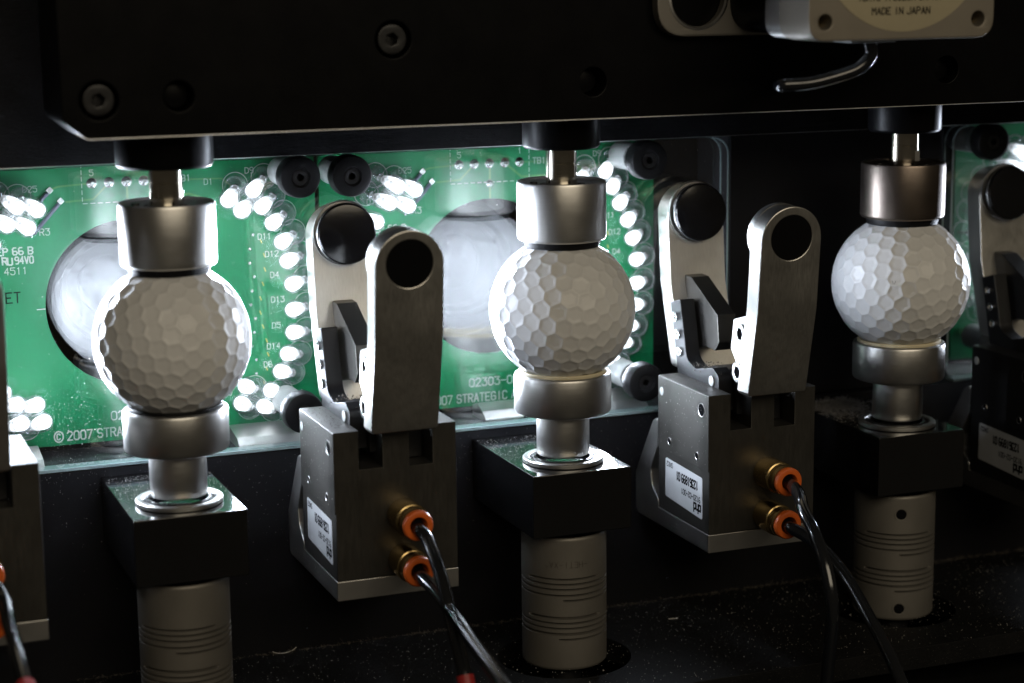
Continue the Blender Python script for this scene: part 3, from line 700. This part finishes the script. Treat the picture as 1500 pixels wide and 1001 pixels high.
    sheared_cyl([(0, -.02), (.90, -.02), (.93, -.05), (.94, -.10), (.94, .02)][::-1] + [(.9, -.30), (.88, -.33)], 60, 2.24, ry, 'turned', 'pad_ring', t)
    sheared_cyl([(.885, -.20), (.885, -.36), (.84, -.41), (.6, -.44), (0, -.46)], 60, 2.24, ry, 'rubber_gloss', 'rubber_pad', t)
    # ---- pivot barrel between the fingers
    link('pivot_barrel', prism(rnd([(-1.15, -3.4), (1.2, -3.4), (1.2, -2.45, .1), (.4, -2.2, .3), (-.6, -2.15, .35), (-1.15, -2.5, .3)]), [], g(5.15), g(6.05), 'X', .03), 'dark_anodised', t)
    link('slide_block', box(.42, 1.04, -.9, .9, -3.74, -2.3, .04), 'dark_anodised', t)
    # ---- front finger
    if front:
        blk = rnd([(-3.0, -.02), (-2.46, -.15, .05), (-1.43, -.44, .08), (-1.28, -1.33, .06), (-1.62, -1.72), (-1.78, -2.36), (-2.45, -2.36)])
        link('front_finger', prism(blk, [], g(4.86), g(5.62), 'X', .03), 'satin', t)
        for yy, zz, rr in ((-1.93, -.80, .30), (-1.78, -1.98, .30)):
            hx = [(yy + rr * .62 * math.cos(math.pi / 3 * k), zz + rr * .62 * math.sin(math.pi / 3 * k)) for k in range(6)]
            s_ = link('hex_socket_screw', prism(circ(yy, zz, rr, 32), [hx], g(4.80), g(4.90), 'X', .012), 'solder', t)
            me = lathe([(rr * .7, g(4.865 - .02)), (0, g(4.865 - .02))], 20, 'X'); me.transform(Matrix.Translation((0, yy, zz))); link('hex_recess', me, 'print_and_hole_black', s_)
        link('front_jaw', jaw_mesh(fy, .68, -1, True), jaw_mat, t, sharp=16)
        sheared_cyl([(.9, 1.0), (.92, .94), (.92, .70), (.88, .66)], 60, 2.14, fy, 'turned', 'pad_ring', t)
        sheared_cyl([(0, .05), (.645, .045), (.65, .06), (.65, .66), (.86, .70), (.86, 1.05), (.8, 1.12), (0, 1.15)], 60, 2.14, fy, 'pad_black', 'rubber_pad', t)
    if fit:
        for zz in (-5.12, -6.42):
            x = .17
            f_ = link('push_fitting', lathe([(.30, -1.70), (.47, -1.71), (.48, -1.76), (.48, -2.45), (.465, -2.50), (.43, -2.52), (.41, -2.60), (.42, -2.66), (.44, -2.70), (.44, -2.80), (.40, -2.84), (.3, -2.85)], 48, 'Y', (x, 0, zz)), 'brass', t)
            link('release_ring', lathe([(.22, -2.70), (.30, -2.84), (.415, -2.88), (.43, -2.92), (.43, -3.02), (.40, -3.07), (.34, -3.09), (.26, -3.08), (.225, -3.02), (.22, -2.80)], 48, 'Y', (x, 0, zz)), 'orange_plastic', f_)
    return t
gripper(-3 * GX, 'gripper cut off by the left edge of the photo', 'grey_anodised', 'dark_anodised', 'aluminium')
gripper(-GX, 'grey gripper with upright jaw left of the centre ball, in front of the left board', 'grey_anodised', 'dark_anodised', 'aluminium')
gripper(GX, 'grey gripper with open jaws right of the centre ball, showing its white label', 'grey_anodised', 'dark_anodised', 'aluminium')
gripper(3 * GX, 'gripper with shade-darkened body at the right edge of the photo behind the right ball', 'dark_anodised', 'dark_anodised', 'aluminium', front=False)  # darker body colour stands in for this gripper being unlit

# air tubes
def air(pts, lab, r=.185):
    return tag(link('air_tube', tube(pts, r, 10, 20), 'tube_black'), lab, 'air tube', 'black air tubes from the grippers')
dz = GX + .17
air([(dz, -2.8, -5.12), (dz, -3.2, -5.16), (5.75, -3.9, -5.28), (5.5, -4.6, -5.52), (5.4, -5.49, -6.05), (5.4, -6.2, -7.0), (5.4, -6.47, -8.1), (5.4, -6.28, -9.7), (5.4, -6.21, -10.6), (5.4, -6.3, -12.3)], 'black air tube from the upper fitting of the right gripper, hanging almost straight down')
air([(dz, -2.8, -6.42), (dz, -3.2, -6.46), (6.15, -3.6, -6.62), (6.4, -4.2, -6.9), (6.6, -5.2, -7.5), (6.6, -6.33, -8.2), (6.6, -7.44, -8.95), (6.6, -8.17, -9.64), (6.6, -9, -10.6)], 'black air tube from the lower fitting of the right gripper, sweeping down to the right')
e = -S
air([(e + dz, -2.8, -5.12), (e + dz, -3.15, -5.2), (e + 6.0, -3.5, -5.42), (e + 6.0, -4.5, -6.1), (e + 6.0, -5.25, -6.98), (e + 6.0, -5.95, -7.86), (e + 6.0, -6.39, -8.5), (e + 6.0, -6.9, -9.6)], 'black air tube from the upper fitting of the left gripper, ending in a red sleeve')
air([(e + dz, -2.8, -6.42), (e + dz, -3.2, -6.5), (e + 6.0, -4.2, -6.68), (e + 6.0, -5.5, -6.9), (e + 6.0, -7.3, -7.26), (e + 6.0, -9.1, -7.6), (e + 6.0, -10.6, -8.1)], 'black air tube from the lower fitting of the left gripper, crossing behind the other')
tag(link('tube_sleeve', tube([(e + 6.0, -6.30, -8.30), (e + 6.0, -6.5, -8.7), (e + 6.0, -7.0, -9.8)], .235, 4, 20), 'red_plastic'), 'red plastic sleeve round the air tube of the left gripper', 'sleeve')
e = -2 * S
air([(e + dz, -2.8, -5.12), (-16.71, -3.4, -5.6), (-16.71, -4.4, -5.95), (-16.71, -5.84, -6.25), (-16.71, -7.45, -6.75), (-16.7, -9, -7.6)], 'black air tube at the lower left corner, out of focus')
tag(link('tube_sleeve', tube([(-16.71, -7.1, -6.62), (-16.71, -7.6, -6.82), (-16.7, -9, -7.6)], .235, 4, 20), 'red_plastic'), 'red plastic sleeve at the lower left corner of the photo', 'sleeve')

# ================================================================== stepper motor and its mount
mt = thing('stepper_motor', 'stepper motor with silver end cap and cream label at the top right', 'motor', (6.74, -7.2, 10.65))
def rsq(h, r): return rnd([(-h, -h, r), (h, -h, r), (h, h, r), (-h, h, r)], 8)
link('end_cap', prism(rsq(2.83, .55), [circ(sx * 2.33, sz * 2.33, .2, 24) for sx in (-1, 1) for sz in (-1, 1)], 0, 1.6, 'Y', .05), 'motor_cap', mt)
link('cap_rim', prism(rsq(2.80, .5), [], 1.55, 2.4, 'Y', .03), 'satin', mt)
link('laminations', prism(rsq(2.72, .9), [], 2.35, 4.6, 'Y', .04), 'black_anodised', mt)
for sx in (-1, 1):
    for sz in (-1, 1):
        link('corner_screw', cyl(.19, .55, .8, .02, 16, 'Y', (sx * 2.33, 0, sz * 2.33)), 'brass', mt)
lb = link('round_label', cyl(2.62, -.012, .03, .005, 96, 'Y'), 'cream_label', mt)
print_text('MADE IN JAPAN', .17, (-.95, -.016, -2.16), lb, 'print_and_hole_black', bold=1.3)
print_text('TOKYO 170025A JAPAN', .17, (-1.38, -.016, -1.80), lb, 'print_and_hole_black', bold=1.3, wth=.1)
link('cable_plate', box(-1.3, .05, .4, 1.4, -2.90, -2.82, .02), 'nylon', mt)
tag(link('motor_cable', tube([(6.2, -6.35, 7.9), (6.35, -6.3, 7.45), (6.15, -6.2, 7.12), (5.75, -6.1, 6.93), (4.74, -6.0, 6.70), (3.95, -5.9, 6.655), (4.15, -5.5, 6.62), (4.9, -3.9, 6.52), (5.5, -2.9, 6.45), (6.0, -2.1, 6.4)], .175, 10, 20), 'tube_black'), 'short black cable curving out below the stepper motor', 'cable')
mm = thing('motor_bracket', 'brownish metal bracket with a large round bore left of the stepper motor', 'bracket', (0, 0, 0))
link('bracket_plate', prism(rnd([(1.80, 7.86, .9), (6.5, 7.84, .2), (6.5, 12), (1.80, 12)]), [circ(3.05, 8.95, .86, 44)], -2.62, -2.22, 'Y', .06), 'coupling_grey', mm)
link('bore_rim', lathe([(.82, -2.61), (.86, -2.66), (.92, -2.64), (.93, -2.60)], 44, 'Y', (3.05, 0, 8.95)), 'satin', mm)

# ================================================================== dust, lint, fibres
U = random.uniform
dust('dust', 900, lambda: (U(-18, 7.2), 3.592, U(-4.1, 4.3)), size=(.004, .011), label='fine white dust on the clear cover')
dust('dust', 600, lambda: (random.gauss(-S - 2.4, .9), 3.592, random.gauss(-3.1, .7)), size=(.004, .011), label='fine white dust on the clear cover near the lower LEDs')
dust('dust', 350, lambda: (random.gauss(-S + 4, .6), 3.592, random.gauss(-.6, 1.5)), size=(.004, .011), label='fine white dust on the clear cover near the right LEDs')
for cx, n in ((-S, 700), (0, 700), (S, 400)):
    dust('dust', n, lambda: (cx + U(-1.5, 1.5), min(3.6, max(-1.4, 3.3 - abs(random.gauss(0, 1.9)))), -4.543), size=(.004, .014), label='white dust on top of a bearing block')
dust('dust', 900, lambda: (U(-16, 10), 3.625, -4.4 - abs(random.gauss(0, 1.6))), size=(.004, .012), label='white dust on the black wall under the boards')
dust('dust', 500, lambda: (U(-16, 10), U(3.7, 3.6 + 2.2), -4.293), size=(.004, .014), label='white dust on the ledge')
dust('dust', 2600, lambda: (U(-14, 20), U(-3.5, 3.6), -10.595), size=(.005, .017), mat='dust_grain', label='white dust on the black floor')
dust('dust', 1500, lambda: (U(-14, 22), 3.6 - abs(random.gauss(0, .10)), -10.59 + abs(random.gauss(0, .03))), size=(.008, .03), mat='brown_dust', label='line of dust where wall meets floor')
for k in (-1, 1):
    for zc, n in ((-4, 130), (-6.6, 80)):
        dust('dust', n, lambda: (k * GX - (1.79 if zc < -5 else 1.805), U(-1.6, 1.7) if zc > -5 else U(-1.6, 3.2), U(-4.9, -2.7) if zc > -5 else U(-7.35, -6.9)), size=(.004, .011), label='white specks on the side of a gripper')
    dust('dust', 260, lambda: (k * GX + U(-1.1, -.2), U(-.9, .9), -2.2 + U(-.15, .04) + .0), size=(.01, .035), mat='brown_dust', label='brown debris in the gripper linkage')
    dust('dust', 160, lambda: (k * GX + U(-1.7, -1.1), U(-1.2, 1.6), -2.626), size=(.006, .016), mat='brown_dust', label='debris on the gripper body')
def fuzz(n, fn, r=.006, ln=.3):
    bm = bmesh.new()
    for _ in range(n):
        p = Vector(fn()); pts = [p]
        d = Vector((U(-1, 1), U(-1, 1), U(-.1, .35))).normalized()
        for _k in range(4): d = (d + Vector((U(-.6, .6), U(-.6, .6), U(-.3, .25)))).normalized(); pts.append(pts[-1] + d * ln / 4)
        tube_into(bm, pts, r, 3)
    return done(bm, False)
o = link('lint', fuzz(1500, lambda: (S + U(-1.5, .3), 3.5 - abs(random.gauss(0, 1.0)), -4.52 + abs(random.gauss(0, .05))), .007, .22), 'brown_dust', sharp=None); o['kind'] = 'stuff'; o['label'] = 'fluffy grey lint on the rear of the right bearing block'
o = link('lint', fuzz(220, lambda: (U(-12, 20), 3.58 - abs(random.gauss(0, .06)), -10.58), .005, .22), 'brown_dust', sharp=None); o['kind'] = 'stuff'; o['label'] = 'short lint hairs along the foot of the wall'
for p, lab in (([(-8.2, 3.85, -10.45), (-8.05, 3.60, -10.57), (-7.8, 3.45, -10.58), (-7.5, 3.55, -10.57), (-7.35, 3.6, -10.5)], 'white curl of fibre on the floor right of the leftmost coupling'),
               ([(4.3, 1.7, -10.57), (4.45, 1.62, -10.56), (4.6, 1.66, -10.57)], 'small white fibre on the floor between the middle coupling and the right tubes')):
    tag(link('fibre', tube(p, .014, 6, 6), 'dust_grain'), lab, 'fibre')
